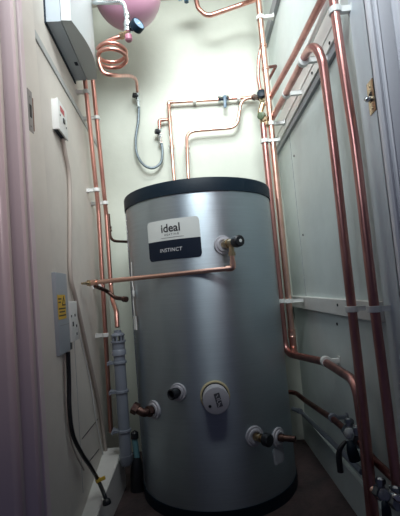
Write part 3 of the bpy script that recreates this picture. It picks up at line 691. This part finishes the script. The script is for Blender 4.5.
# grey panel with warning label
gpn = thing('electrical_panel', 'grey electrical panel with yellow warning label on left wall', 'electrical box', onL(60, 350))
pz0, pz1 = .570, .772
lbox(.957, 1.052, 0, .030, pz0, pz1, GBOX, 'panel_body', gpn, .004)
def near_face(nm, m, u0, u1, z0, z1, parent, Yf=None):  # on the broad front of the panel
    return lbox(u0, u1, .0301, .0312, z0, z1, m, nm, parent, 0)
yl = near_face('warning_label', YEL, .959, 1.022, .656, .716, gpn)
def ltri(nm, pts, off, m, parent):
    bm = bmesh.new(); vs = [bm.verts.new(LW(Y, off, z)) for Y, z in pts]; vb = [bm.verts.new(LW(Y, off-.0005, z)) for Y, z in pts]
    bm.faces.new(vs); bm.faces.new(vb[::-1]); k = len(vs)
    for i in range(k): bm.faces.new((vs[i], vb[i], vb[(i+1) % k], vs[(i+1) % k]))
    return link(nm, bm, m, parent, False)
ltri('warning_triangle', [(.990, .689), (1.020, .689), (1.005, .713)], .0318, INK, yl)
ltri('warning_triangle_face', [(.997, .692), (1.013, .692), (1.005, .705)], .0322, YEL, yl)
for u0, u1, z_ in ((.962, .986, .706), (.962, .982, .698), (.962, 1.018, .682), (.967, 1.012, .674), (.962, 1.018, .665)): lbox(u0, u1, .0312, .0317, z_-.0016, z_+.0016, INK, 'warning_text', yl, 0)
lbox(.97, 1.045, .028, .031, .640, .6415, GREYW, 'panel_line', gpn, 0)
# socket / switch box beside it
sk = thing('switch_box', 'white surface switch box beside the grey electrical panel', 'switch', onL(75, 338))
lbox(1.063, 1.135, 0, .024, .592, .695, WPLAS, 'back_box', sk)
lbox(1.061, 1.137, .024, .031, .589, .698, WPLAS, 'face_plate', sk, .003)
for yy, zz, s in ((1.150, .630, .010), (1.185, .625, .006), (1.175, .655, .006), (1.14, .655, .005), (1.185, .603, .006)): lbox(yy-.072, yy-.072+s, .031, .0322, zz, zz+s*1.2, INK, 'slot', sk, 0)
lbox(1.075, 1.098, .004, .022, .568, .5915, BLACK, 'cable_gland', sk)
# black cable
kb = [onL(68, 352, .014), onL(69, 380, .012), onL(69.5, 410, .012), onL(73, 435, .014), onL(82, 454, .020), onL(90, 466, .030), onL(98, 480, .036), at(104, 494, 1.21), at(106, 500, 1.205)]
bm = bmesh.new(); tube(bm, spline(kb, 6), .0058, 10); kc = thing('black_cable', 'black cable hanging from the grey panel to the left skirting', 'cable', kb[-1]); link('cord', bm, BLACK, kc)
bm = bmesh.new(); lathe(bm, kb[-1]+Vector((0, 0, .004)), (.2, -.1, -1), [(0, .006), (.004, .011), (.012, .013), (.016, .012), (.016, 0)], 16); link('rubber_end', bm, BLACK, kc)
bm = bmesh.new(); tube(bm, spline([onL(65, 352, .006), onL(65.5, 390, .006), onL(68, 425, .006), onL(74, 450, .008), onL(84, 470, .010)], 6), .0022, 8); tag(link('thin_cable', bm, CGREY), 'thin grey green cable left of the black cable under the panel', 'cable')
# brass earth clamp
ec = thing('earth_clamp', 'small gold earth clamp around the black cable', 'clamp', kb[6])
dd = (kb[7]-kb[6]).normalized()
bm = bmesh.new(); lathe(bm, kb[6]-dd*.004, dd, [(0, .006), (0, .008), (.010, .008), (.010, .006)], 14); link('clamp_band', bm, YEL, ec)
bm = bmesh.new(); obox(bm, kb[6]+Vector((.010, -.004, .003)), (1, .2, .3), (0, 1, 0), (-.3, 0, 1), .026, .006, .010, .001); link('clamp_plate', bm, YEL, ec)

# strike plates on the door linings
def strike(nm, label, x, s, y0, y1, z0, z1, m=BRASS):
    t = thing(nm, label, 'strike plate', (x, (y0+y1)/2, z0))
    bm = bmesh.new(); box(bm, min(x, x+s*.002), max(x, x+s*.002), y0, y1, z0, z1, .0005); link('plate', bm, m, t)
    bm = bmesh.new(); box(bm, min(x+s*.0015, x+s*.0028), max(x+s*.0015, x+s*.0028), y0+(y1-y0)*.3, y0+(y1-y0)*.7, z0+(z1-z0)*.35, z0+(z1-z0)*.65); link('slot', bm, DARKIN, t)
    for z in (z0+(z1-z0)*.15, z0+(z1-z0)*.85):
        bm = bmesh.new(); lathe(bm, (x+s*.002, (y0+y1)/2, z), (s, 0, 0), [(0, .0035), (.001, .003), (.0012, 0)], 10); link('screw', bm, m, t)
    return t
def onX(px, py, X):
    d = ray(px, py); return Vector((0, 0, ZC))+d*(X/d.x)
q0, q1 = onX(371, 80, .389), onX(379, 107, .389)
st = strike('strike_plate', 'brass strike plate on the right door lining', .389, -1, .852, .884, q1.z, q0.z)
bm = bmesh.new(); lathe(bm, (.3865, .866, (q0.z+q1.z)/2-.004), (-.9, -.2, -.2), [(0, .006), (.012, .006), (.016, .003), (.016, 0)], 12); link('latch_catch', bm, CHROME, st)
q0, q1 = onX(25, 86, -.389), onX(27, 129, -.389)
t_ = strike('strike_plate', 'worn metal strike plate on the left door lining with bare wood edge', -.389, 1, .882, .906, q1.z, q0.z, mat('dull_steel', (.30, .28, .28), .5, .7))
bm = bmesh.new(); box(bm, -.3892, -.3875, .9062, .9125, q1.z-.008, q0.z-.012); link('bare_wood_edge', bm, WOODB, t_)
